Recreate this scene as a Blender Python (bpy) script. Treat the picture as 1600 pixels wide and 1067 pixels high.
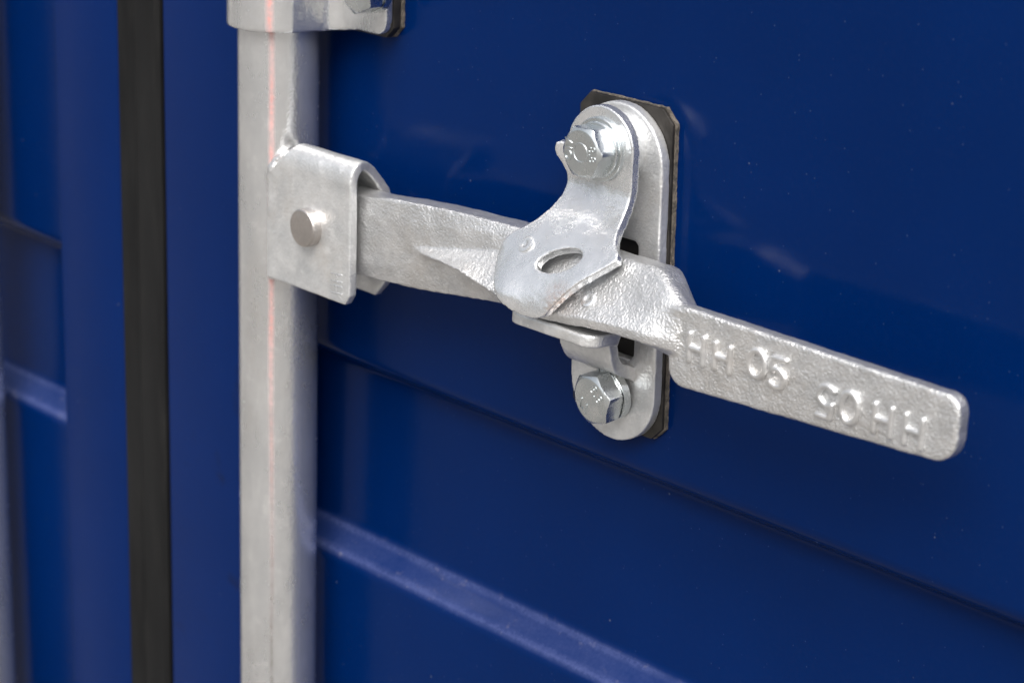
import bpy, bmesh, math, random
from mathutils import Vector, Matrix, noise

scene = bpy.context.scene
for o in list(bpy.data.objects):
    bpy.data.objects.remove(o, do_unlink=True)
random.seed(7)
MM = 0.001
R = math.radians

# ------------------------------------------------------------------ camera
cam_d = bpy.data.cameras.new('camera')
cam = bpy.data.objects.new('camera', cam_d)
scene.collection.objects.link(cam)
scene.camera = cam
cam_d.sensor_width = 36.0
cam_d.sensor_fit = 'HORIZONTAL'
cam_d.lens = 79.2
cam_d.clip_start = 0.02
cam_d.clip_end = 3000
RIGHT = Vector((0.688124, 0.724851, 0.032823))
DOWN = Vector((0.246852, -0.191327, -0.949978))
FWD = Vector((-0.682312, 0.661805, -0.310588))
m3 = Matrix((RIGHT, -DOWN, -FWD)).transposed()
cam.matrix_world = Matrix.Translation((0.733361, -0.594838, 0.305386)) @ m3.to_4x4()
cam_d.dof.use_dof = True
cam_d.dof.focus_distance = 0.83
cam_d.dof.aperture_fstop = 13.0

# ------------------------------------------------------------------ sky, sun, exposure
SUN_EL, SUN_ROT = 54.0, 142.0       # high, in front of the doors, behind cloud
world = bpy.data.worlds.new('World')
scene.world = world
world.use_nodes = True
wn = world.node_tree
wn.nodes.clear()
sky = wn.nodes.new('ShaderNodeTexSky')
sky.sky_type = 'NISHITA'
sky.sun_disc = False
sky.sun_elevation = R(SUN_EL)
sky.sun_rotation = R(SUN_ROT)
sky.air_density = 1.0
sky.dust_density = 6.0
sky.ozone_density = 1.0
hsv = wn.nodes.new('ShaderNodeHueSaturation')
hsv.inputs['Saturation'].default_value = 0.35
bg = wn.nodes.new('ShaderNodeBackground')
bg.inputs['Strength'].default_value = 0.10
out = wn.nodes.new('ShaderNodeOutputWorld')
wn.links.new(sky.outputs[0], hsv.inputs['Color'])
wn.links.new(hsv.outputs[0], bg.inputs['Color'])
wn.links.new(bg.outputs[0], out.inputs['Surface'])

sun_d = bpy.data.lights.new('sun', 'SUN')
sun_d.energy = 1.5
sun_d.angle = R(45)
sun_d.color = (1.0, 0.97, 0.93)
sun = bpy.data.objects.new('sun', sun_d)
scene.collection.objects.link(sun)
sd = Vector((math.sin(R(SUN_ROT)) * math.cos(R(SUN_EL)), math.cos(R(SUN_ROT)) * math.cos(R(SUN_EL)), math.sin(R(SUN_EL))))
sun.rotation_euler = sd.to_track_quat('Z', 'Y').to_euler()
sun.location = sd * 5

vs = scene.view_settings
vs.view_transform = 'Standard'
vs.look = 'None'
vs.exposure = 1.02
vs.gamma = 1.0
vs.use_curve_mapping = False


# ------------------------------------------------------------------ material helpers
class NT:
    def __init__(self, name):
        self.m = bpy.data.materials.new(name)
        self.m.use_nodes = True
        self.t = self.m.node_tree
        self.p = self.t.nodes['Principled BSDF']
        self.tc = self.t.nodes.new('ShaderNodeTexCoord')

    def n(self, typ, **kw):
        nd = self.t.nodes.new(typ)
        for k, v in kw.items():
            if hasattr(nd, k):
                setattr(nd, k, v)
            else:
                nd.inputs[k].default_value = v
        return nd

    def l(self, a, b):
        self.t.links.new(a, b)

    def coord(self, scale=(1, 1, 1)):
        mp = self.n('ShaderNodeMapping')
        mp.inputs['Scale'].default_value = scale
        self.l(self.tc.outputs['Object'], mp.inputs['Vector'])
        return mp.outputs[0]

    def noise(self, scale, detail=3, rough=.55, vec=None, dist=0.0):
        nd = self.n('ShaderNodeTexNoise')
        nd.inputs['Scale'].default_value = scale
        nd.inputs['Detail'].default_value = detail
        nd.inputs['Roughness'].default_value = rough
        nd.inputs['Distortion'].default_value = dist
        self.l(vec if vec is not None else self.tc.outputs['Object'], nd.inputs['Vector'])
        return nd.outputs['Fac']

    def ramp(self, fac, stops):
        r = self.n('ShaderNodeValToRGB')
        e = r.color_ramp.elements
        while len(e) < len(stops):
            e.new(0.5)
        for el, (pos, col) in zip(e, stops):
            el.position = pos
            el.color = (*col, 1) if len(col) == 3 else col
        self.l(fac, r.inputs['Fac'])
        return r.outputs['Color']

    def g(self, fac, a, b, lo=0.0, hi=1.0):
        r = self.n('ShaderNodeMapRange')
        r.inputs['From Min'].default_value = a
        r.inputs['From Max'].default_value = b
        r.inputs['To Min'].default_value = lo
        r.inputs['To Max'].default_value = hi
        self.l(fac, r.inputs['Value'])
        return r.outputs[0]

    def math(self, op, a, b=None, c=None):
        nd = self.n('ShaderNodeMath', operation=op)
        for i, v in enumerate((a, b, c)):
            if v is None:
                continue
            if isinstance(v, (int, float)):
                nd.inputs[i].default_value = v
            else:
                self.l(v, nd.inputs[i])
        return nd.outputs[0]

    def mix(self, fac, a, b, mode='MIX'):
        nd = self.n('ShaderNodeMix', data_type='RGBA', blend_type=mode)
        for sock, v in ((nd.inputs[0], fac), (nd.inputs[6], a), (nd.inputs[7], b)):
            if isinstance(v, (int, float)):
                sock.default_value = v
            elif isinstance(v, tuple):
                sock.default_value = (*v, 1)
            else:
                self.l(v, sock)
        return nd.outputs[2]

    def bump(self, height, strength, dist, prev=None):
        b = self.n('ShaderNodeBump')
        b.inputs['Strength'].default_value = strength
        b.inputs['Distance'].default_value = dist
        self.l(height, b.inputs['Height'])
        if prev is not None:
            self.l(prev, b.inputs['Normal'])
        return b.outputs[0]

    def set(self, key, v):
        s = self.p.inputs[key]
        if isinstance(v, (int, float)):
            s.default_value = v
        elif isinstance(v, tuple):
            s.default_value = (*v, 1)
        else:
            self.l(v, s)


def speckle(t, scale, size, keep):
    """sparse tiny dots (1 inside a dot)"""
    v = t.n('ShaderNodeTexVoronoi')
    v.inputs['Scale'].default_value = scale
    t.l(t.tc.outputs['Object'], v.inputs['Vector'])
    d = t.g(v.outputs['Distance'], size * .55, size, 1, 0)
    sep = t.n('ShaderNodeSeparateColor')
    t.l(v.outputs['Color'], sep.inputs[0])
    k = t.math('GREATER_THAN', sep.outputs[0], keep)
    return t.math('MULTIPLY', d, k)


def mat_paint(name, base, dust_highlight_mix=0.0, stains=0.0):
    t = NT(name)
    n1 = t.noise(9, 3)
    c = t.mix(t.g(n1, .35, .65), base, tuple(x * 1.12 for x in base))
    fine = t.noise(420, 2)
    c = t.mix(t.g(fine, .5, .8, 0, .05), c, (.02, .04, .12))
    sp = speckle(t, 270, .085, .45)
    c = t.mix(t.math('MULTIPLY', sp, .26), c, (.10, .15, .28))
    sp2 = speckle(t, 75, .045, .5)
    c = t.mix(t.math('MULTIPLY', sp2, .22), c, (.22, .25, .34))
    dm = None
    if dust_highlight_mix:
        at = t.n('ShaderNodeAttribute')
        at.attribute_name = 'dust_highlight'
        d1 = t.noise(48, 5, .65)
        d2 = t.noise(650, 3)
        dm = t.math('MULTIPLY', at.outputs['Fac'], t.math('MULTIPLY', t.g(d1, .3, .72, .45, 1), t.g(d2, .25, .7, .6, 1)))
        c = t.mix(t.math('MULTIPLY', dm, dust_highlight_mix), c, (.135, .165, .36))  # paler fold tint, with the bends' sky highlight put into the colour
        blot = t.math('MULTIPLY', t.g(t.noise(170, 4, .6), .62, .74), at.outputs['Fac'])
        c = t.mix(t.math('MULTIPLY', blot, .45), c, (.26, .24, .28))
    if stains:
        s = t.noise(38, 4, .5, dist=.6)
        s2 = t.noise(7, 2)
        f = t.math('MULTIPLY', t.g(s, .60, .68), t.g(s2, .5, .62))
        c = t.mix(t.math('MULTIPLY', f, stains), c, (.003, .010, .055))
    t.set('Base Color', c)
    t.set('Roughness', t.math('ADD', t.g(t.noise(24, 4), .3, .7, .12, .18), t.math('MULTIPLY', dm, .3) if dm is not None else 0.05))
    t.set('IOR', 1.48)
    t.set('Specular IOR Level', .085 if stains else .085)
    peel = t.noise(260, 2, .4)
    wav = t.noise(14, 2, .4)
    nb = t.bump(wav, .12, .004)
    t.set('Normal', t.bump(peel, .045, .0006, nb))
    return t.m


def mat_galv(name, base=.72, rough=.40, grain=.5, gscale=750, tint=(1, 1, 1), patina=.30, metallic=.86, stretch=None, rust=None):
    t = NT(name)
    vec = t.coord(stretch) if stretch else None
    n1 = t.noise(85, 4, .6, vec)
    n2 = t.noise(600, 3, .6, vec)
    b = tuple(base * k for k in tint)
    d = tuple(base * (1 - patina) * k for k in (tint[0] * .99, tint[1], tint[2] * 1.01))
    c = t.mix(t.g(n1, .34, .66), b, d)
    c = t.mix(t.g(n2, .45, .75, 0, .30), c, tuple(x * .72 for x in b))
    ox = t.math('MULTIPLY', t.g(t.noise(34, 5, .65, vec), .48, .66), t.g(t.noise(300, 3, .6, vec), .3, .6, .4, 1))
    c = t.mix(t.math('MULTIPLY', ox, .36 * patina / .25), c, (base * .74, base * .68, base * .61))
    wo = t.math('MULTIPLY', t.g(t.noise(120, 4, .6), .58, .68), .45)
    c = t.mix(wo, c, (min(.9, base * 1.18),) * 3)
    if rust:
        geo = t.n('ShaderNodeVectorMath', operation='DISTANCE')
        t.l(t.tc.outputs['Object'], geo.inputs[0])
        geo.inputs[1].default_value = rust
        rm = t.math('MULTIPLY', t.g(geo.outputs['Value'], .002, .0095, 1, 0), t.g(t.noise(500, 4, .7), .38, .6))
        c = t.mix(t.math('MULTIPLY', rm, .75), c, (.50, .30, .20))
    sp = speckle(t, 330, .16, .75)
    c = t.mix(t.math('MULTIPLY', sp, .5), c, tuple(min(.95, x * 1.3) for x in b))
    t.set('Base Color', c)
    t.set('Metallic', metallic)
    t.set('Roughness', t.math('ADD', t.g(n1, .3, .7, rough - .05, rough + .08), t.g(n2, .3, .7, -.04, .05)))
    g1 = t.noise(gscale, 2, .5)
    g2 = t.noise(gscale * .28, 3, .5)
    nb = t.bump(g2, min(1, grain * .4), .0014)
    t.set('Normal', t.bump(g1, min(1, grain), .0011, nb))
    return t, c


M = {}
BLUE = (.0, .0112, .0710)
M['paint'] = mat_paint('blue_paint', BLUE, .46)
M['paint_frame'] = mat_paint('blue_paint_frame', (.0, .0120, .080), 0.0, .75)
M['cast'] = mat_galv('galvanised_casting', .80, .34, .46, 1120)[0].m
M['cast_rough'] = mat_galv('galvanised_rough_casting', .80, .35, .56, 1120)[0].m
M['letter'] = mat_galv('galvanised_letter', .82, .34, .14, 1250)[0].m
M['plate'] = mat_galv('galvanised_plate', .78, .36, .24, 900, (.985, .995, 1.0), .27, .70)[0].m
M['smooth'] = mat_galv('galvanised_smooth_plate', .84, .23, .12, 900, (.985, 1, 1.015), .18, rust=(.1905, -.0425, .0675))[0].m
M['zinc'] = mat_galv('zinc_plated_bolt', .74, .26, .03, 1100, (.95, 1, 1.01), .16, 1.0)[0].m
M['mark'] = mat_galv('raised_bolt_mark', .86, .3, .0, 1100, (1, 1, 1), .1, .8)[0].m
M['pin'] = mat_galv('steel_pin', .64, .34, .16, 1000, (1.0, .93, .88), .2, 1.0)[0].m
M['weld'] = mat_galv('galvanised_weld', .82, .36, .5, 500)[0].m
M['edge'] = mat_galv('cut_edge_zinc', .6, .3, .6, 500)[0].m


def mat_pipe(name, line_angle, rad):
    t, c = mat_galv(name, .78, .20, .11, 900, (.985, .995, 1.0), .2, .85, (1, 1, .35))
    sep = t.n('ShaderNodeSeparateXYZ')
    t.l(t.tc.outputs['Object'], sep.inputs[0])
    ang = t.math('ARCTAN2', sep.outputs[0], t.math('MULTIPLY', sep.outputs[1], -1))
    wob = t.g(t.noise(12, 3, .5), .3, .7, -.025, .025)
    off = t.math('ABSOLUTE', t.math('ADD', t.math('SUBTRACT', ang, line_angle), wob))
    core = t.g(off, .02, .11, 1, 0)
    rn = t.g(t.noise(420, 4, .7), .30, .62, .45, 1)
    patch = t.g(t.noise(34, 4, .7), .34, .60, .45, 1)
    fade = t.g(sep.outputs[2], -.14, .05, 0, 1)
    red = t.math('MULTIPLY', t.math('MULTIPLY', core, rn), t.math('MULTIPLY', patch, fade))
    seam = t.math('MULTIPLY', t.g(off, .01, .06, 1, 0), t.g(t.noise(150, 4, .7), .35, .65, .15, .8))
    c2 = t.mix(t.math('MULTIPLY', seam, t.math('SUBTRACT', 1, fade)), c, (.36, .33, .30))
    c3 = t.mix(t.math('MULTIPLY', red, .8), c2, (.60, .15, .11))
    t.set('Base Color', c3)
    t.set('Metallic', t.math('SUBTRACT', .85, t.math('MULTIPLY', red, .8)))
    return t.m


M['pipe'] = mat_pipe('galvanised_pipe', .735, .017)
M['strap'] = mat_pipe('galvanised_strap', .735, .021)

t = NT('black_rubber')
c = t.mix(t.g(t.noise(30, 4, .6, t.coord((1, 1, .25))), .35, .68), (.004, .0042, .0046), (.010, .0102, .0106))
c = t.mix(t.g(t.noise(160, 4, .7, t.coord((1, 1, .12))), .5, .8, 0, .4), c, (.024, .023, .022))
t.set('Base Color', c)
t.set('Roughness', .6)
t.set('Specular IOR Level', .2)
t.set('Normal', t.bump(t.noise(500, 3), .15, .0005))
M['rubber'] = t.m

t = NT('brown_backing_steel')
c = t.mix(t.g(t.noise(120, 4), .35, .65), (.022, .0205, .019), (.055, .05, .045))
t.set('Base Color', c)
t.set('Roughness', .45)
t.set('Metallic', .6)
M['backing'] = t.m

t = NT('felt_pad')
c = t.mix(t.g(t.noise(400, 4), .35, .65), (.05, .045, .04), (.14, .12, .10))
t.set('Base Color', c)
t.set('Roughness', .9)
t.set('Normal', t.bump(t.noise(900, 3), .6, .001))
M['felt'] = t.m

t = NT('concrete_ground')
c = t.mix(t.g(t.noise(3, 6), .3, .7), (.165, .157, .146), (.21, .20, .188))
t.set('Base Color', c)
t.set('Roughness', .9)
M['ground'] = t.m


# ------------------------------------------------------------------ object helpers
def link(o, parent=None):
    scene.collection.objects.link(o)
    if parent is not None:
        o.parent = parent
    return o


def thing(name, label, cat, group=None):
    o = bpy.data.objects.new(name, None)
    o.empty_display_size = .02
    scene.collection.objects.link(o)
    o['label'] = label
    o['category'] = cat
    if group:
        o['group'] = group
    return o


def finish(me, angle):
    for p in me.polygons:
        p.use_smooth = True
    if angle is not None:
        me.set_sharp_from_angle(angle=R(angle))


TEX = {}


def clouds(scale):
    if scale not in TEX:
        tx = bpy.data.textures.new('lumps', 'CLOUDS')
        tx.noise_scale = scale
        tx.noise_depth = 2
        TEX[scale] = tx
    return TEX[scale]


def bake(o):
    dg = bpy.context.evaluated_depsgraph_get()
    dg.update()
    me = bpy.data.meshes.new_from_object(o.evaluated_get(dg))
    old = o.data
    o.modifiers.clear()
    o.data = me
    bpy.data.meshes.remove(old)


def solid(name, bm, mat, parent, voxel=None, smooth=4, lump=0.0, lump_scale=.006, bevel=0.0, seg=3, angle=35, bang=40):
    """bm is in millimetres; either a bevelled plain mesh or a voxel-fused casting"""
    bmesh.ops.recalc_face_normals(bm, faces=bm.faces)
    bmesh.ops.scale(bm, vec=(MM, MM, MM), verts=bm.verts)
    me = bpy.data.meshes.new(name)
    bm.to_mesh(me)
    bm.free()
    for mm_ in (mat if isinstance(mat, (list, tuple)) else [mat]):
        me.materials.append(mm_)
    o = bpy.data.objects.new(name, me)
    link(o, parent)
    if voxel:
        r = o.modifiers.new('r', 'REMESH')
        r.mode = 'VOXEL'
        r.voxel_size = voxel * MM
        r.use_smooth_shade = True
        s = o.modifiers.new('s', 'SMOOTH')
        s.factor = .5
        s.iterations = smooth
        if lump:
            d = o.modifiers.new('d', 'DISPLACE')
            d.texture = clouds(lump_scale)
            d.texture_coords = 'LOCAL'
            d.strength = lump * MM
            d.mid_level = .5
        bake(o)
        finish(o.data, None)
    elif bevel:
        b = o.modifiers.new('b', 'BEVEL')
        b.width = bevel * MM
        b.segments = seg
        b.limit_method = 'ANGLE'
        b.angle_limit = R(bang)
        bake(o)
        finish(o.data, angle)
    else:
        finish(o.data, angle)
    if len(o.data.materials) == 0:
        o.data.materials.append(mat)
    return o


def prism(bm, outline, axis, a, b):
    """closed prism of a 2D outline; axis 'y': outline is (x,z); 'x': (y,z); 'z': (x,y)"""
    def pt(p, h):
        return {'y': (p[0], h, p[1]), 'x': (h, p[0], p[1]), 'z': (p[0], p[1], h)}[axis]
    v0 = [bm.verts.new(pt(p, a)) for p in outline]
    v1 = [bm.verts.new(pt(p, b)) for p in outline]
    n = len(outline)
    bm.faces.new(v0)
    bm.faces.new(list(reversed(v1)))
    for i in range(n):
        j = (i + 1) % n
        bm.faces.new((v0[i], v1[i], v1[j], v0[j]))


def loft(bm, rings, cap=True):
    vr = [[bm.verts.new(p) for p in r] for r in rings]
    n = len(rings[0])
    for a, b in zip(vr, vr[1:]):
        for i in range(n):
            j = (i + 1) % n
            bm.faces.new((a[i], a[j], b[j], b[i]))
    if cap:
        bm.faces.new(list(reversed(vr[0])))
        bm.faces.new(vr[-1])


def arc(cx, cy, r, a0, a1, n):
    return [(cx + r * math.cos(R(a0 + (a1 - a0) * i / n)), cy + r * math.sin(R(a0 + (a1 - a0) * i / n))) for i in range(n + 1)]


def spline(pts, n=6, closed=False):
    """Catmull-Rom through points"""
    out_ = []
    m = len(pts)
    rng = range(m) if closed else range(m - 1)
    for i in rng:
        if closed:
            p0, p1, p2, p3 = (pts[(i + k) % m] for k in (-1, 0, 1, 2))
        else:
            p1, p2 = pts[i], pts[i + 1]
            p0 = pts[i - 1] if i else tuple(2 * a - b for a, b in zip(p1, p2))
            p3 = pts[i + 2] if i + 2 < m else tuple(2 * b - a for a, b in zip(p1, p2))
        for k in range(n):
            u = k / n
            out_.append(tuple(.5 * (2 * b + (c - a) * u + (2 * a - 5 * b + 4 * c - d) * u * u + (3 * b - a - 3 * c + d) * u ** 3)
                              for a, b, c, d in zip(p0, p1, p2, p3)))
    if not closed:
        out_.append(tuple(pts[-1]))
    return out_


def offset_path(path, th):
    """2D polyline -> closed ribbon outline of thickness th on its right-hand side"""
    o2 = []
    for i, p in enumerate(path):
        a = Vector(path[max(0, i - 1)])
        b = Vector(path[min(len(path) - 1, i + 1)])
        d = (b - a).normalized()
        nrm = Vector((d.y, -d.x))
        o2.append((p[0] + nrm.x * th, p[1] + nrm.y * th))
    return list(path) + list(reversed(o2))


def sheet(bm, outline, holes, yfun, th, step):
    """bent plate: (x,z) outline with holes, front surface y=yfun(x,z), thickness th behind it"""
    tmp = bmesh.new()
    es = []
    for lp in [outline] + list(holes):
        vv = [tmp.verts.new((p[0], 0, p[1])) for p in lp]
        for i in range(len(vv)):
            es.append(tmp.edges.new((vv[i], vv[(i + 1) % len(vv)])))
    bmesh.ops.triangle_fill(tmp, edges=es, use_beauty=True, normal=(0, -1, 0))
    xs = [p[0] for p in outline]
    zs = [p[1] for p in outline]
    z = min(zs) + step
    while z < max(zs):
        bmesh.ops.bisect_plane(tmp, geom=tmp.verts[:] + tmp.edges[:] + tmp.faces[:], plane_co=(0, 0, z + .013), plane_no=(0, 0, 1))
        z += step
    x = min(xs) + step
    while x < max(xs):
        bmesh.ops.bisect_plane(tmp, geom=tmp.verts[:] + tmp.edges[:] + tmp.faces[:], plane_co=(x + .017, 0, 0), plane_no=(1, 0, 0))
        x += step
    bmesh.ops.triangulate(tmp, faces=tmp.faces)
    bmesh.ops.recalc_face_normals(tmp, faces=tmp.faces)
    if sum(f.normal.y for f in tmp.faces) > 0:
        bmesh.ops.reverse_faces(tmp, faces=tmp.faces)
    e = .05
    front, back = {}, {}
    for v in tmp.verts:
        x, z = v.co.x, v.co.z
        y = yfun(x, z)
        gx = (yfun(x + e, z) - y) / e
        gz = (yfun(x, z + e) - y) / e
        nrm = Vector((-gx, 1, -gz)).normalized()
        front[v] = bm.verts.new((x, y, z))
        back[v] = bm.verts.new(Vector((x, y, z)) + nrm * th)
    for f in tmp.faces:
        bm.faces.new([front[v] for v in f.verts])
        bm.faces.new([back[v] for v in reversed(f.verts)])
    for ed in tmp.edges:
        if len(ed.link_faces) == 1:
            a, b = ed.verts
            bm.faces.new((front[a], back[a], back[b], front[b]))
    tmp.free()


def interp(tab):
    tab = sorted(tab)
    fine = spline(tab, 12)
    fine = sorted(fine)

    def f(v):
        if v <= fine[0][0]:
            return fine[0][1]
        if v >= fine[-1][0]:
            return fine[-1][1]
        lo, hi = 0, len(fine) - 1
        while hi - lo > 1:
            mid = (lo + hi) // 2
            if fine[mid][0] <= v:
                lo = mid
            else:
                hi = mid
        a, b = fine[lo], fine[hi]
        return a[1] + (b[1] - a[1]) * (v - a[0]) / max(1e-9, b[0] - a[0])
    return f


def tube(bm, pts, rad, seg=10, flat=None):
    """round stroke along 3D points with domed ends; flat squashes it along y"""
    pts = [Vector(p) for p in pts]
    rings = []
    n = len(pts)
    for i, p in enumerate(pts):
        d = (pts[min(n - 1, i + 1)] - pts[max(0, i - 1)]).normalized()
        u = d.cross(Vector((0, 1, 0)))
        if u.length < 1e-4:
            u = d.cross(Vector((1, 0, 0)))
        u.normalize()
        w = u.cross(d).normalized()
        k = flat if flat else 1.0

        def ring(c, r):
            return [c + u * (r * math.cos(2 * math.pi * s / seg)) + w * (r * k * math.sin(2 * math.pi * s / seg)) for s in range(seg)]
        if i == 0:
            rings.append(ring(p - d * rad * .95, rad * .3))
            rings.append(ring(p - d * rad * .6, rad * .8))
        rings.append(ring(p, rad))
        if i == n - 1:
            rings.append(ring(p + d * rad * .6, rad * .8))
            rings.append(ring(p + d * rad * .95, rad * .3))
    loft(bm, rings)


def disc(bm, c, r, y0, y1, seg=40, rim=0.0):
    """short cylinder along y, y1 is the front; rim rounds the front edge"""
    def ring(rr, y):
        return [(c[0] + rr * math.cos(2 * math.pi * i / seg), y, c[1] + rr * math.sin(2 * math.pi * i / seg)) for i in range(seg)]
    s = -1 if y1 < y0 else 1
    rs = [ring(r, y0)]
    if rim:
        for k in range(5):
            a = R(90 * k / 4)
            rs.append(ring(r - rim + rim * math.cos(a), y1 - s * rim + s * rim * math.sin(a)))
    else:
        rs.append(ring(r, y1))
    loft(bm, rs)


# ------------------------------------------------------------------ ground
bm = bmesh.new()
bmesh.ops.create_grid(bm, x_segments=2, y_segments=2, size=400000, matrix=Matrix.Translation((0, 0, -1250)))
g = solid('ground', bm, M['ground'], None, angle=None)
g['kind'] = 'structure'


# ------------------------------------------------------------------ container doors
def corrugated_profile():
    """(y,z) of the sheet's outer face from bottom to top; recesses 12 mm deep"""
    segs = []
    for k in range(-3, 4):
        z0 = 360 * k
        # bottom edge of the recess (slope facing up) and its top edge (slope facing down)
        segs += [((0, -102.5 + z0), 5.0), ((12, -93.5 + z0), 5.0), ((12, -14.2 + z0), 3.0), ((0, -8.6 + z0), 6.0)]
    pts = [(0, -1180)]
    P = [((0, -1180), 0)] + segs + [((0, 1180), 0)]
    tags = []
    for i in range(1, len(P) - 1):
        p = Vector(P[i][0])
        a = (Vector(P[i - 1][0]) - p).normalized()
        b = (Vector(P[i + 1][0]) - p).normalized()
        r = P[i][1]
        for k in range(7):
            u = k / 6
            q = (p + a * r) * (1 - u) ** 2 + p * 2 * u * (1 - u) + (p + b * r) * u * u
            pts.append((q.x, q.y))
    pts.append((0, 1180))
    return pts


PROF = corrugated_profile()


def dust_highlight_at(z):
    # Dust tint on the upward-facing fold; sky highlights painted along its two bends
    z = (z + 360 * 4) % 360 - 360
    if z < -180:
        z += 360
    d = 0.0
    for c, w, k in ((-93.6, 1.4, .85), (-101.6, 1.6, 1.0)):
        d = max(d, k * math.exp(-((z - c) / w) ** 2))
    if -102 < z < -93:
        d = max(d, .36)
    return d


def door_panel(parent, x0, x1):
    bm = bmesh.new()
    rows = []
    lay = bm.verts.layers.float.new('dust_highlight')
    xs = [x0, x1]
    for x in xs:
        rows.append(([bm.verts.new((x, y, z)) for y, z in PROF], [bm.verts.new((x, y + 2, z)) for y, z in PROF]))
    (f0, b0), (f1, b1) = rows
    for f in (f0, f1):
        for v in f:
            v[lay] = dust_highlight_at(v.co.z)
    for i in range(len(PROF) - 1):
        fc = bm.faces.new((f0[i], f1[i], f1[i + 1], f0[i + 1]))
        bm.faces.new((b0[i], b0[i + 1], b1[i + 1], b1[i]))
    for q in (0, -1):
        bm.faces.new((f0[q], b0[q], b1[q], f1[q]))
    for f, b in rows:
        for i in range(len(PROF) - 1):
            bm.faces.new((f[i], f[i + 1], b[i + 1], b[i]))
    return solid('corrugated_panel', bm, M['paint'], parent, angle=50)


def frame_post(parent, x0, x1):
    bm = bmesh.new()
    prism(bm, [(x0, -5), (x1, -5), (x1, 46), (x0, 46)], 'z', -1200, 1200)
    return solid('edge_frame', bm, M['paint_frame'], parent, bevel=2.2, seg=4, angle=30)


door_r = thing('container_door', 'blue steel container door carrying the galvanised lock handle, right of the black seal', 'door')
frame_post(door_r, -110.6, -17)
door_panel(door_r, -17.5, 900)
door_l = thing('container_door', 'blue steel container door at the left edge, left of the black rubber seal', 'door')
frame_post(door_l, -201.2, -145.2)
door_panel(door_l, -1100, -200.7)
bm = bmesh.new()
gp = [(-145.0, 20), (-145.0, -5.5), (-143.6, -6.6), (-132.5, -7.0), (-130.5, -6.2), (-128.5, -6.6), (-115, -6.2), (-112.6, -4.6), (-111.9, 0), (-112.5, 20)]
prism(bm, gp, 'z', -1200, 1200)
solid('door_gasket', bm, M['rubber'], door_l, angle=30)


# ------------------------------------------------------------------ hex bolts
def text_mesh(name, body, size, loc, rot, mat, parent, depth=.25):
    cu = bpy.data.curves.new(name, 'FONT')
    cu.body = body
    cu.size = size * MM
    cu.extrude = depth * MM
    cu.bevel_depth = .06 * MM
    cu.align_x = 'CENTER'
    cu.align_y = 'CENTER'
    tmp = bpy.data.objects.new(name, cu)
    scene.collection.objects.link(tmp)
    dg = bpy.context.evaluated_depsgraph_get()
    dg.update()
    me = bpy.data.meshes.new_from_object(tmp.evaluated_get(dg))
    bpy.data.objects.remove(tmp)
    # text plane (x,y) -> door plane (x,z), facing -y
    me.transform(Matrix.Translation([c * MM for c in loc]) @ Matrix.Rotation(R(rot), 4, 'Y') @ Matrix.Rotation(R(90), 4, 'X'))
    me.materials.clear()
    me.materials.append(mat)
    o = bpy.data.objects.new(name, me)
    link(o, parent)
    return o


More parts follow.
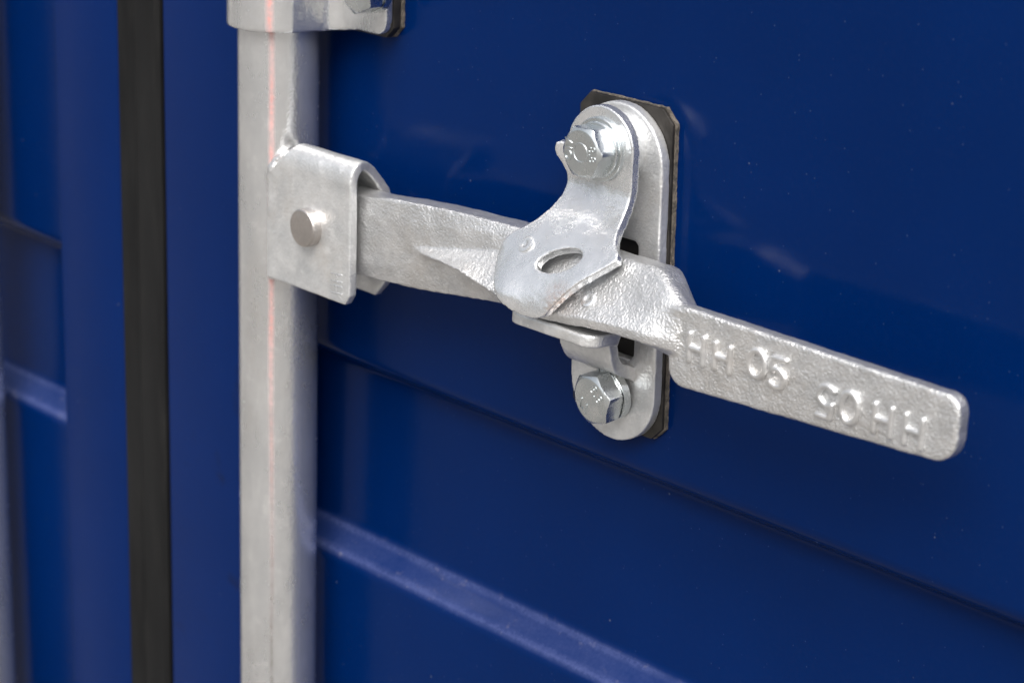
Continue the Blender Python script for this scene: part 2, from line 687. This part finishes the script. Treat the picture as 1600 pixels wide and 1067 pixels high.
def hex_bolt(parent, cx, cz, y0, rot, washer, marks, tilt=(0, 0)):
    """head on a washer whose back lies at y0; front towards -y"""
    root_m = Matrix.Translation((cx * MM, y0 * MM, cz * MM)) @ Matrix.Rotation(R(tilt[0]), 4, 'X') @ Matrix.Rotation(R(tilt[1]), 4, 'Z')
    AF = 8.9 if washer == 'flange' else 9.2
    H = 7.8
    wt = {'flange': 2.6, 'spring': 4.2, 'flat': 2.2}[washer]

    def hexr(a):
        a = (a - rot) % 60 - 30
        return AF / math.cos(R(a))
    seg = 72

    def ring(fr, y):
        return [(fr(i * 360 / seg) * math.cos(R(i * 360 / seg)), y, fr(i * 360 / seg) * math.sin(R(i * 360 / seg))) for i in range(seg)]
    y1 = -wt
    rings = [ring(lambda a: min(hexr(a), AF * 1.06), y1 + .1), ring(lambda a: min(hexr(a), AF * 1.145), y1 - .5)]
    # 30 degree chamfer cone cut against the hexagon
    for k in range(9):
        rr = AF * (1.16 - .24 * k / 8)
        yy = y1 - H + (rr - AF * .92) * .62
        rings.append(ring(lambda a, rr=rr: min(hexr(a), rr), yy))
    rings.append(ring(lambda a: AF * .90, y1 - H - .05))
    rings.append(ring(lambda a: AF * .62, y1 - H - .05))
    bm = bmesh.new()
    loft(bm, rings)
    bmesh.ops.transform(bm, matrix=Matrix.Scale(1000, 4) @ root_m @ Matrix.Scale(.001, 4), verts=bm.verts)
    b = solid('bolt', bm, M['zinc'], parent, angle=24)
    bm = bmesh.new()
    if washer == 'flange':
        disc(bm, (0, 0), 11.9, 0, -1.6, 64, .6)
        disc(bm, (0, 0), 10.4, -1.3, -2.6, 64, .8)
    elif washer == 'flat':
        disc(bm, (0, 0), 12.2, 0, -2.2, 64, .5)
    else:
        # split spring washer, a slightly rising square coil
        rs = []
        n = 60
        for i in range(n + 1):
            a = R(118 + 350 * i / n)
            lift = .9 * i / n
            rs.append([(rr * math.cos(a), -yy - lift, rr * math.sin(a)) for rr, yy in ((6.3, 0), (10.3, 0), (10.3, 3.2), (6.3, 3.2))])
        loft(bm, rs)
    bmesh.ops.transform(bm, matrix=Matrix.Scale(1000, 4) @ root_m @ Matrix.Scale(.001, 4), verts=bm.verts)
    solid({'flange': 'flange', 'spring': 'spring_washer', 'flat': 'washer'}[washer], bm, M['zinc'], b, angle=30)
    for nm, body, size, px, pz, rt in marks:
        o = text_mesh(nm, body, size, (px, y1 - H - .05, pz), rt, M['zinc'], b, .26)
        o.data.transform(root_m)
    if washer == 'flange':
        bm = bmesh.new()
        tube(bm, [(3.4 * math.cos(R(a)), y1 - H - .05, 3.4 * math.sin(R(a))) for a in range(0, 361, 12)], .3, 8)
        bmesh.ops.transform(bm, matrix=Matrix.Scale(1000, 4) @ root_m @ Matrix.Scale(.001, 4), verts=bm.verts)
        solid('ring_mark', bm, M['zinc'], b, angle=60)
    return b


# ------------------------------------------------------------------ locking bars
def locking_bar(cx, label):
    o = thing('locking_bar', label, 'locking bar', 'galvanised locking bars on the doors')
    o.location = (cx * MM, -.024, 0)
    bm = bmesh.new()
    n = 96
    rings = []
    for z in [-1100, -500] + list(range(-400, 401, 20)) + [600, 1180]:
        rings.append([(17 * math.sin(2 * math.pi * i / n), -17 * math.cos(2 * math.pi * i / n), z) for i in range(n)])
    loft(bm, rings)
    solid('pipe', bm, M['pipe'], o, angle=50)
    return o


bar = locking_bar(0, 'upright galvanised locking bar with a faint red stripe, holding the handle bracket')
bar_l = locking_bar(-260.0, 'second galvanised locking bar, only a sliver at the left picture edge')
BY = 24.0        # parts of the bar are placed relative to its axis (y = -24)

# U-shaped handle bracket folded over the top of the lever
path = [(-40.2, 35.0), (-40.2, 60), (-40.2, 80)] + [(-40.3, 86), (-38.8, 90.8), (-35.6, 93.4), (-31.6, 93.5), (-27.0, 91.4), (-21.0, 86.2), (-15.6, 79.8), (-14.0, 75)] + [(-13.8, 70), (-13.8, 33.0)]
path = spline(path, 6)
bm = bmesh.new()


def bracket_side(y, z):
    # right-hand end of the sheet: front leaf reaches further than the back leaf
    k = min(1, max(0, (y + 36) / 18))
    x1 = 66.8 - 5.0 * k
    lo = 34.5
    r = 5.0 if y < -30 else 6.0
    if z < lo + r:
        d = lo + r - z
        x1 -= r - math.sqrt(max(0, r * r - d * d))
    return x1


rings = []
po = offset_path(path, 4.0)
half = len(path)
inner = list(reversed(po[half:]))
NX = 16
grid_o = []
grid_i = []
for (y, z), (yi, zi) in zip(path, inner):
    xe = bracket_side(y, z)
    x0 = 13.2 + 13.5 * min(1, max(0, (z - 80) / 13.0)) ** .8
    grid_o.append([bm.verts.new((x0 + (xe - x0) * k / NX, y + BY, z)) for k in range(NX + 1)])
    grid_i.append([bm.verts.new((x0 + (xe - x0) * k / NX, yi + BY, zi)) for k in range(NX + 1)])
for i in range(half - 1):
    for k in range(NX):
        bm.faces.new((grid_o[i][k], grid_o[i][k + 1], grid_o[i + 1][k + 1], grid_o[i + 1][k]))
        bm.faces.new((grid_i[i][k], grid_i[i + 1][k], grid_i[i + 1][k + 1], grid_i[i][k + 1]))
    for k in (0, NX):
        bm.faces.new((grid_o[i][k], grid_o[i + 1][k], grid_i[i + 1][k], grid_i[i][k]))
for i in (0, half - 1):
    for k in range(NX):
        bm.faces.new((grid_o[i][k], grid_i[i][k], grid_i[i][k + 1], grid_o[i][k + 1]))
br = solid('handle_bracket', bm, M['plate'], bar, voxel=.6, smooth=5, lump=.35, lump_scale=.009)
# pivot pin head
bm = bmesh.new()
disc(bm, (41.2, 62.8), 7.9, -38 + BY, -44.4 + BY, 56, .9)
solid('pivot_pin', bm, M['pin'], br, angle=35)
bm = bmesh.new()
disc(bm, (41.2, 62.8), 7.9, -10 + BY, -18 + BY, 40, .5)
solid('pivot_pin', bm, M['pin'], br, angle=35)
# stamped letters, turned on their side
for q, zz in enumerate((38.6, 43.6)):
    bm = bmesh.new()
    xa = 55.2
    yf = -40.15 + BY
    for a, b_ in (((xa, zz), (xa + 7, zz + .6)), ((xa, zz + 3), (xa + 7, zz + 3.6)), ((xa + 3.4, zz + .3), (xa + 3.4, zz + 3.2))):
        tube(bm, [(a[0], yf, a[1]), (b_[0], yf, b_[1])], .32, 8)
    solid('stamped_letter', bm, M['smooth'], br, angle=50)
# weld beads between bracket and pipe
for pts in ([(13.6, -37.0, 33.6), (13.4, -37.4, 45), (13.6, -37.2, 60), (13.4, -37.6, 72), (13.6, -37.4, 80), (15.8, -35.0, 86), (19.4, -32.0, 89)],
            [(13.4, -15.2, 33), (13.5, -15.0, 55), (13.4, -15.2, 80)]):
    bm = bmesh.new()
    fine = spline(pts, 14)
    rr = []
    for i, p in enumerate(fine):
        r = 2.3 + .6 * noise.noise(Vector((p[2] * .16, p[1], 1.7)))
        if p[2] > 75:
            r += min(.7, (p[2] - 75) * .15)
        rr.append([(p[0] + r * math.cos(2 * math.pi * s / 14), p[1] + BY + r * math.sin(2 * math.pi * s / 14), p[2]) for s in range(14)])
    loft(bm, rr)
    solid('weld_bead', bm, M['weld'], bar, voxel=.5, smooth=10, lump=.5, lump_scale=.005)

# ------------------------------------------------------------------ lever handle
lever = thing('lock_handle', 'cast galvanised lever handle marked HH 05, level between bracket and free end', 'handle')
# cross-sections (y,z), ten points each: back-top, top, front-top, crease, crest, under crest, recess, bottom front, bottom back, back
ST = [
    (24, [(-19, 79), (-25, 79.8), (-33, 79.6), (-34, 72), (-34, 62), (-34, 54), (-34, 50), (-33, 46.5), (-20, 46.5), (-19, 60)]),
    (66, [(-19, 79), (-25, 80), (-33, 79.8), (-34, 72), (-34, 64), (-34, 58), (-34, 52), (-33, 46.8), (-20, 46.8), (-19, 60)]),
    (82, [(-21.5, 81), (-27, 82), (-33, 82), (-34, 74), (-34, 66), (-34, 60), (-34, 54), (-33, 47.7), (-22, 47.7), (-21, 62)]),
    (98, [(-20.5, 82.4), (-26, 83.3), (-32.2, 83.2), (-33.6, 75), (-33.6, 66.8), (-33.9, 64.4), (-33.6, 60), (-32.6, 48.8), (-21, 48.8), (-20, 62)]),
    (111, [(-19.5, 83), (-25, 84), (-31.2, 83.9), (-32.8, 77), (-33.2, 68.2), (-38.2, 65.8), (-33.0, 63.0), (-31.6, 50.0), (-20, 50.0), (-19, 62)]),
    (130, [(-18.8, 83.6), (-24, 84.7), (-30.4, 84.5), (-32.2, 79), (-32.6, 72.0), (-42.2, 66.6), (-32.8, 62.4), (-30.6, 52.2), (-19, 52.2), (-18.4, 64)]),
    (146, [(-18, 84), (-23, 85), (-29.4, 84.8), (-31.4, 81), (-32.6, 75), (-43.2, 63.8), (-34.4, 59.0), (-31.0, 54.2), (-18.6, 54.2), (-18, 64)]),
    (166, [(-18, 84), (-22, 84.8), (-28.4, 84.8), (-30, 82), (-33.6, 75.6), (-43.4, 61.0), (-41.6, 58.0), (-33.0, 58.0), (-18.6, 58.0), (-18, 64)]),
    (185, [(-18, 84), (-22, 84.8), (-27.6, 84.8), (-29.4, 83), (-34, 75.8), (-43.6, 62.4), (-42.4, 59.0), (-33.0, 58.6), (-18.6, 58.4), (-18, 64)]),
    (200, [(-18, 84), (-22, 84.8), (-27.4, 84.9), (-29.4, 83.2), (-34, 76.2), (-43.4, 64.4), (-42.8, 61.0), (-33.0, 59.5), (-18.6, 58.4), (-18, 64)]),
    (214, [(-18, 84), (-22, 84.9), (-27.4, 85.1), (-29.4, 83.4), (-34, 76.6), (-43.2, 65.6), (-42.8, 62.2), (-33.0, 60.0), (-19, 56.5), (-18, 64)]),
    (224, [(-19, 84), (-23, 84.9), (-28, 85.2), (-30.4, 83.6), (-35, 77.0), (-42.8, 65.8), (-42.6, 62.4), (-34.0, 59.5), (-22, 56.5), (-19, 64)]),
    (231, [(-22, 80), (-25, 81.5), (-30, 82.4), (-33, 81.4), (-36.0, 76.8), (-41.8, 65.6), (-41.6, 62.2), (-35.0, 58.5), (-25, 56), (-22, 64)]),
    (241, [(-27, 74), (-28, 75.5), (-32, 77.0), (-35, 76.8), (-36.8, 75), (-38.6, 65.4), (-38.2, 62.0), (-36.0, 58), (-29, 56), (-27, 64)]),
]
# smooth the stations along x
keys = [(x, *[c for p in sec for c in p]) for x, sec in ST]
fine = spline(keys, 5)
bm = bmesh.new()
loft(bm, [[(s[0], s[1 + 2 * k], s[2 + 2 * k]) for k in range(10)] for s in fine])


def grip_front(x):
    return -37.0


# grip: flat tapering bar with rounded corners
top = lambda x: 78.0 - 1.0 * (x - 246) / 107
bot = lambda x: 48.5 + 5.2 * (x - 240) / 110
gout = []
gout += [(236.0, 76.5), (244.0, top(244))]
gout += [(x, top(x)) for x in range(256, 350, 12)]
gout += arc(352.4, top(353) - 6.0, 6.0, 90, 0, 8)
gout += arc(348.9, bot(349) + 9.5, 9.5, 0, -78, 10)
gout += [(x, bot(x)) for x in range(336, 246, -12)]
gout += arc(243.0, 55.3, 6.6, 270, 180, 6)
gout += [(236.4, 62), (236.0, 70)]
b2 = bmesh.new()
prism(b2, gout, 'y', -37.0, -31.2)
bmesh.ops.recalc_face_normals(b2, faces=b2.faces)
me_tmp = bpy.data.meshes.new('tmp')
bmesh.ops.bevel(b2, geom=[e for e in b2.edges if len(e.link_faces) == 2 and e.calc_face_angle(0) > 1.2], offset=1.1, segments=3, profile=.5, affect='EDGES', clamp_overlap=True)
b2.to_mesh(me_tmp)
b2.free()
bm.from_mesh(me_tmp)
bpy.data.meshes.remove(me_tmp)
shank = solid('shank', bm, M['cast'], lever, voxel=.6, smooth=4, lump=.5, lump_scale=.0075)
# split the fused casting at the shoulder: shank and grip
full = shank.data
bmf = bmesh.new()
bmf.from_mesh(full)
nrm_keep = {}
bg_ = bmf.copy()
SPLIT = .2405
bmesh.ops.delete(bmf, geom=[f for f in bmf.faces if f.calc_center_median().x >= SPLIT], context='FACES')
bmesh.ops.delete(bg_, geom=[f for f in bg_.faces if f.calc_center_median().x < SPLIT], context='FACES')
bmf.to_mesh(full)
bmf.free()
gm = bpy.data.meshes.new('grip')
bg_.to_mesh(gm)
bg_.free()
gm.materials.clear()
gm.materials.append(M['cast_rough'])
for p in gm.polygons:
    p.use_smooth = True
grip = bpy.data.objects.new('grip', gm)
link(grip, lever)


# raised letters on the grip
def H_(x0, x1, z0, z1):
    zm = (z0 + z1) / 2
    return [[(x0, z0), (x0, z1)], [(x1, z0), (x1, z1)], [(x0, zm), (x1, zm)]]


def O_(cx, cz, rx, rz):
    return [[(cx + rx * math.cos(R(a)), cz + rz * math.sin(R(a))) for a in range(90, 90 + 361, 20)]]


def five(x0, z0, w, h, flip=False):
    s = [[(.95, 1), (.18, 1)], [(.18, 1), (.10, .58)], spline([(.10, .56), (.5, .62), (.95, .38), (.78, .08), (.4, 0), (.02, .1)], 4)]
    res = []
    for st in s:
        res.append([((x0 + w - w * a if flip else x0 + w * a), (z0 + h - h * b if flip else z0 + h * b)) for a, b in st])
    return res


LET = [H_(246.4, 252.9, 59.9, 69.4), H_(258.2, 264.8, 60.2, 69.0), O_(276.8, 66.6, 3.5, 4.7), five(282.8, 60.8, 6.6, 10.0),
       five(303.2, 56.3, 6.8, 10.6, True), O_(316.4, 62.2, 3.4, 5.1), H_(326.6, 333.2, 57.2, 66.4), H_(338.8, 345.4, 56.8, 66.2)]
for strokes in LET:
    bm = bmesh.new()
    for st in strokes:
        tube(bm, [(x, -37.15, z) for x, z in st], 1.28, 10)
    solid('raised_letter', bm, M['letter'], grip, voxel=.32, smooth=3, lump=.15, lump_scale=.004)
# small round casting marks on the sloping seat of the lever
for (cx, cz, y, r, mt) in ((198.6, 70.4, -38.9, 3.1, 'smooth'), (190.6, 72.4, -37.4, 3.2, 'cast')):
    bm = bmesh.new()
    c0 = Vector((cx, y, cz))
    n_ = Vector((0, -.78, .62)).normalized()
    q_ = n_.to_track_quat('Z', 'Y').to_matrix()
    rg = []
    for rr, hh in ((r, -1.2), (r, .25), (r * .85, .5), (r * .45, .45), (r * .3, .2)):
        rg.append([c0 + q_ @ Vector((rr * math.cos(2 * math.pi * i / 28), rr * math.sin(2 * math.pi * i / 28), hh)) for i in range(28)])
    loft(bm, rg)
    solid('casting_mark', bm, M[mt], lever, angle=60)

# ------------------------------------------------------------------ handle retainer on the door
ret = thing('handle_retainer', 'oblong galvanised retainer plate with bent tongue bolted to the blue door over dark pad', 'retainer')
CX = 183.2


def lean(p):
    # the plate sits a touch out of plumb
    return (p[0] - .025 * (p[1] - 20), p[1])

# dark backing plate and felt pad with clipped corners


def clipped(x0, x1, z0, z1, c):
    return [(x0 + c, z0), (x1 - c, z0), (x1, z0 + c), (x1, z1 - c), (x1 - c, z1), (x0 + c, z1), (x0, z1 - c), (x0, z0 + c)]


def felt(parent, x0, x1, z0, z1, c, y0, y1):
    base = [lean(p) if parent is ret else p for p in clipped(x0, x1, z0, z1, c)]
    pts = []
    for i, p in enumerate(base):
        a, b_ = Vector(p), Vector(base[(i + 1) % len(base)])
        k = max(1, int((b_ - a).length / 1.1))
        nn = Vector(((b_ - a).y, -(b_ - a).x)).normalized()
        for j in range(k):
            q = a.lerp(b_, j / k) + nn * random.uniform(-.14, .22)
            pts.append((q.x, q.y))
    b3 = bmesh.new()
    prism(b3, pts, 'y', y0, y1)
    return solid('sealing_pad', b3, M['felt'], parent, angle=30)


bm = bmesh.new()
prism(bm, [lean(p) for p in clipped(158.2, 205.2, 9.0, 135.0, 5.2)], 'y', -1.75, -3.3)
solid('backing_plate', bm, M['backing'], ret, bevel=.5, seg=2)
felt(ret, 158.0, 205.6, 8.8, 135.2, 5.2, -.15, -1.7)
# base plate: stadium with a punched window
HW = 21.8
ol = [lean(p) for p in arc(CX, 113.2, HW, 180, 0, 36) + arc(CX, 27.4, HW, 0, -180, 36)]
win = []
for (cx, cz, a0) in ((190.6, 82.4, 0), (172.6, 82.4, 90), (172.6, 41.4, 180), (190.9, 41.4, 270)):
    win += arc(cx, cz, 2.4, a0, a0 + 90, 4)
bm = bmesh.new()
sheet(bm, ol, [win], lambda x, z: -8.0, 4.7, 6)
solid('base_plate', bm, M['plate'], ret, voxel=.6, smooth=6, lump=.4, lump_scale=.01)
# tongue bent out of the window: rises from the lower plate and turns into a ledge under the lever
tp = spline([(-4.5, 28.4), (-11.0, 33.0), (-18.4, 36.6), (-21.8, 41.4), (-22.8, 45.6), (-25.0, 50.0), (-30.0, 52.4), (-36.0, 53.0), (-42.6, 53.2)], 7)
inner = list(reversed(offset_path(tp, 4.8)[len(tp):]))
wx = interp([(-45, 9), (-42.6, 16.5), (-41.0, 20.0), (-37, 22.6), (-30, 23.0), (-26.5, 20.0), (-24.5, 14.5), (-22, 13.4), (-6, 13.0)])
bm = bmesh.new()
rings = []
for (y, z), (yi, zi) in zip(tp, inner):
    w = wx(y)
    cxx = CX - 1.2
    rings.append([(cxx + w * (2 * k / 12 - 1), y, z) for k in range(13)] + [(cxx + w * (1 - 2 * k / 12), yi, zi) for k in range(13)])
loft(bm, rings)
solid('bent_tongue', bm, M['plate'], ret, voxel=.6, smooth=6, lump=.45, lump_scale=.008)
hex_bolt(ret, 184.4, 24.6, -8.0, 14, 'spring', [('grade_mark', '8.8', 6.0, 3.4, 3.2, 48), ('maker_mark', 'TY', 5.6, -4.0, -2.6, 215)], (5, -4))

# ------------------------------------------------------------------ swivelling catch over the lever
catch = thing('handle_catch', 'smooth galvanised swivel catch with slotted hole, bolted at its top and lapping over the lever', 'catch')
Yz = interp([(50, -49.0), (60, -48.8), (66, -47.6), (72, -45.4), (78, -42.2), (84, -37.6), (89, -32.6), (93, -28.2), (97, -23.6), (101, -20.4), (105, -18.7), (110, -18.2), (118, -18.2), (140, -18.2)])


def catch_y(x, z):
    y = Yz(z)
    if z < 92:
        # the flap curls back towards the door at its left and right borders
        k = min(1, (92 - z) / 14)
        dl = max(0, 166 - x)
        y += k * .018 * dl * dl
        dr = max(0, x - 196)
        y += k * .010 * dr * dr
    # swelling near the tip
    y -= 2.4 * math.exp(-((x - 163) / 11) ** 2 - ((z - 66) / 6.5) ** 2)
    if x < 170 and z > 100:
        # small horn turned outwards
        y -= .07 * (170 - x) ** 1.5 * min(1, (z - 100) / 10)
    return y


right = spline([(197.6, 117.5), (197.6, 108), (198.2, 100), (200.0, 94.5), (203.0, 90.6), (206.6, 88.2)], 5)
low = spline([(208.0, 86.2), (203, 81.6), (197, 76.6), (191.6, 70.6), (187.2, 64.8)], 5)
tip = spline([(185.8, 62.6), (181.5, 60.6), (175, 60.2), (168, 61.6), (161.5, 65.2), (156.2, 69.6), (152.4, 74.6), (151.0, 79.2), (153.0, 83.6), (158.2, 87.4), (162.4, 91.6), (164.8, 96.2), (165.8, 101.2), (165.2, 106.4), (163.0, 110.4), (161.0, 113.0)], 5)
horn = [(160.0, 115.2), (160.4, 117.8), (162.0, 118.6), (164.8, 118.6)]
ol = arc(181.4, 118.8, 16.3, 178, -2, 30)[::1]
outline = ol + right[1:] + low + tip + horn
sl = []
for i in range(32):
    a = 2 * math.pi * i / 32
    u, v = 9.6 * math.cos(a), 3.9 * math.sin(a)
    th = R(19)
    sl.append((183.6 + u * math.cos(th) - v * math.sin(th), 81.4 + u * math.sin(th) + v * math.cos(th)))
bm = bmesh.new()
sheet(bm, outline, [sl], catch_y, 4.0, 2.0)
plate = solid('catch_plate', bm, M['smooth'], catch, voxel=.5, smooth=5, lump=.45, lump_scale=.008)
bm = bmesh.new()
c0 = Vector((164.9, catch_y(164.9, 83.2), 83.2))
n_ = Vector((-.25, -.72, .62)).normalized()
q_ = n_.to_track_quat('Z', 'Y').to_matrix()
loft(bm, [[c0 + q_ @ Vector((rr * math.cos(2 * math.pi * i / 28), rr * math.sin(2 * math.pi * i / 28), hh)) for i in range(28)]
          for rr, hh in ((3.6, -1.0), (3.5, .18), (3.0, .38), (1.2, .30), (.7, -.1))])
solid('casting_mark', bm, M['smooth'], plate, angle=60)
# spacer boss between catch and base plate
bm = bmesh.new()
disc(bm, (181.4, 118.8), 13.0, -7.8, -15.0, 48, .4)
solid('pivot_boss', bm, M['plate'], catch, angle=35)
hex_bolt(catch, 181.5, 119.2, -18.2, 2, 'flange', [('grade_mark', '8.8', 5.0, 5.7, 0.2, 82), ('maker_mark', 'OIV', 5.0, -5.9, 0.2, -88)])

# ------------------------------------------------------------------ clamp that holds the bar to the door
clamp = thing('bar_clamp', 'galvanised strap clamp around the top of the locking bar, bolted to the door', 'clamp')
cpath = [(21.4 * math.sin(R(a)), -24 - 21.4 * math.cos(R(a))) for a in range(-112, 73, 6)]
cpath += spline([(21.0, -17.4), (22.0, -14.2), (24.6, -11.6), (29.0, -10.4), (36, -10.2), (45, -10.2), (51.6, -10.2)], 5)
ci = list(reversed(offset_path(cpath, -4.2)[len(cpath):]))
# make sure the inner face lies on the door/bar side
bm = bmesh.new()


def zlow(x, y):
    if y < -18:
        return 137.6
    k = min(1, max(0, (x - 20) / 14))
    return 137.0 + 1.8 * k


rows = []
NZ = 24
for (p, q) in zip(cpath, ci):
    zl = zlow(*p)
    if p[0] > 45.2:
        d = p[0] - 45.2
        zl += 6.4 - math.sqrt(max(0, 6.4 ** 2 - d * d))
    o_col = [bm.verts.new((p[0], p[1], zl + (196 - zl) * k / NZ)) for k in range(NZ + 1)]
    i_col = [bm.verts.new((q[0], q[1], zl + (196 - zl) * k / NZ)) for k in range(NZ + 1)]
    rows.append((o_col, i_col))
for (o0, i0), (o1, i1) in zip(rows, rows[1:]):
    for k in range(NZ):
        bm.faces.new((o0[k], o1[k], o1[k + 1], o0[k + 1]))
        bm.faces.new((i0[k], i0[k + 1], i1[k + 1], i1[k]))
    for k in (0, NZ):
        bm.faces.new((o0[k], i0[k], i1[k], o1[k]))
for o_, i_ in (rows[0], rows[-1]):
    for k in range(NZ):
        bm.faces.new((o_[k], o_[k + 1], i_[k + 1], i_[k]))
strap = solid('strap', bm, M['strap'], clamp, voxel=.7, smooth=5, lump=.5, lump_scale=.01)
strap.data.transform(Matrix.Translation((0, .024, 0)))
strap.location = (0, -.024, 0)
bm = bmesh.new()
prism(bm, clipped(21, 51.6, 137.4, 197, 4.6), 'y', -1.9, -5.9)
solid('backing_plate', bm, M['backing'], clamp, bevel=.5, seg=2)
felt(clamp, 20.8, 51.8, 137.3, 197.4, 4.6, -.15, -1.85)
hex_bolt(clamp, 46.5, 158.6, -10.2, 22, 'spring', [])


# ------------------------------------------------------------------ put each thing's origin at its base
for root, base in ((door_r, (440, 20, -1200)), (door_l, (-620, 20, -1200)), (lever, (40, -28, 47)), (ret, (183, 0, 6)),
                   (catch, (181, -8, 60)), (clamp, (20, -3, 137))):
    root.location = [c * MM for c in base]
    inv = Matrix.Translation(root.location).inverted()
    for ch in root.children:
        ch.matrix_parent_inverse = inv
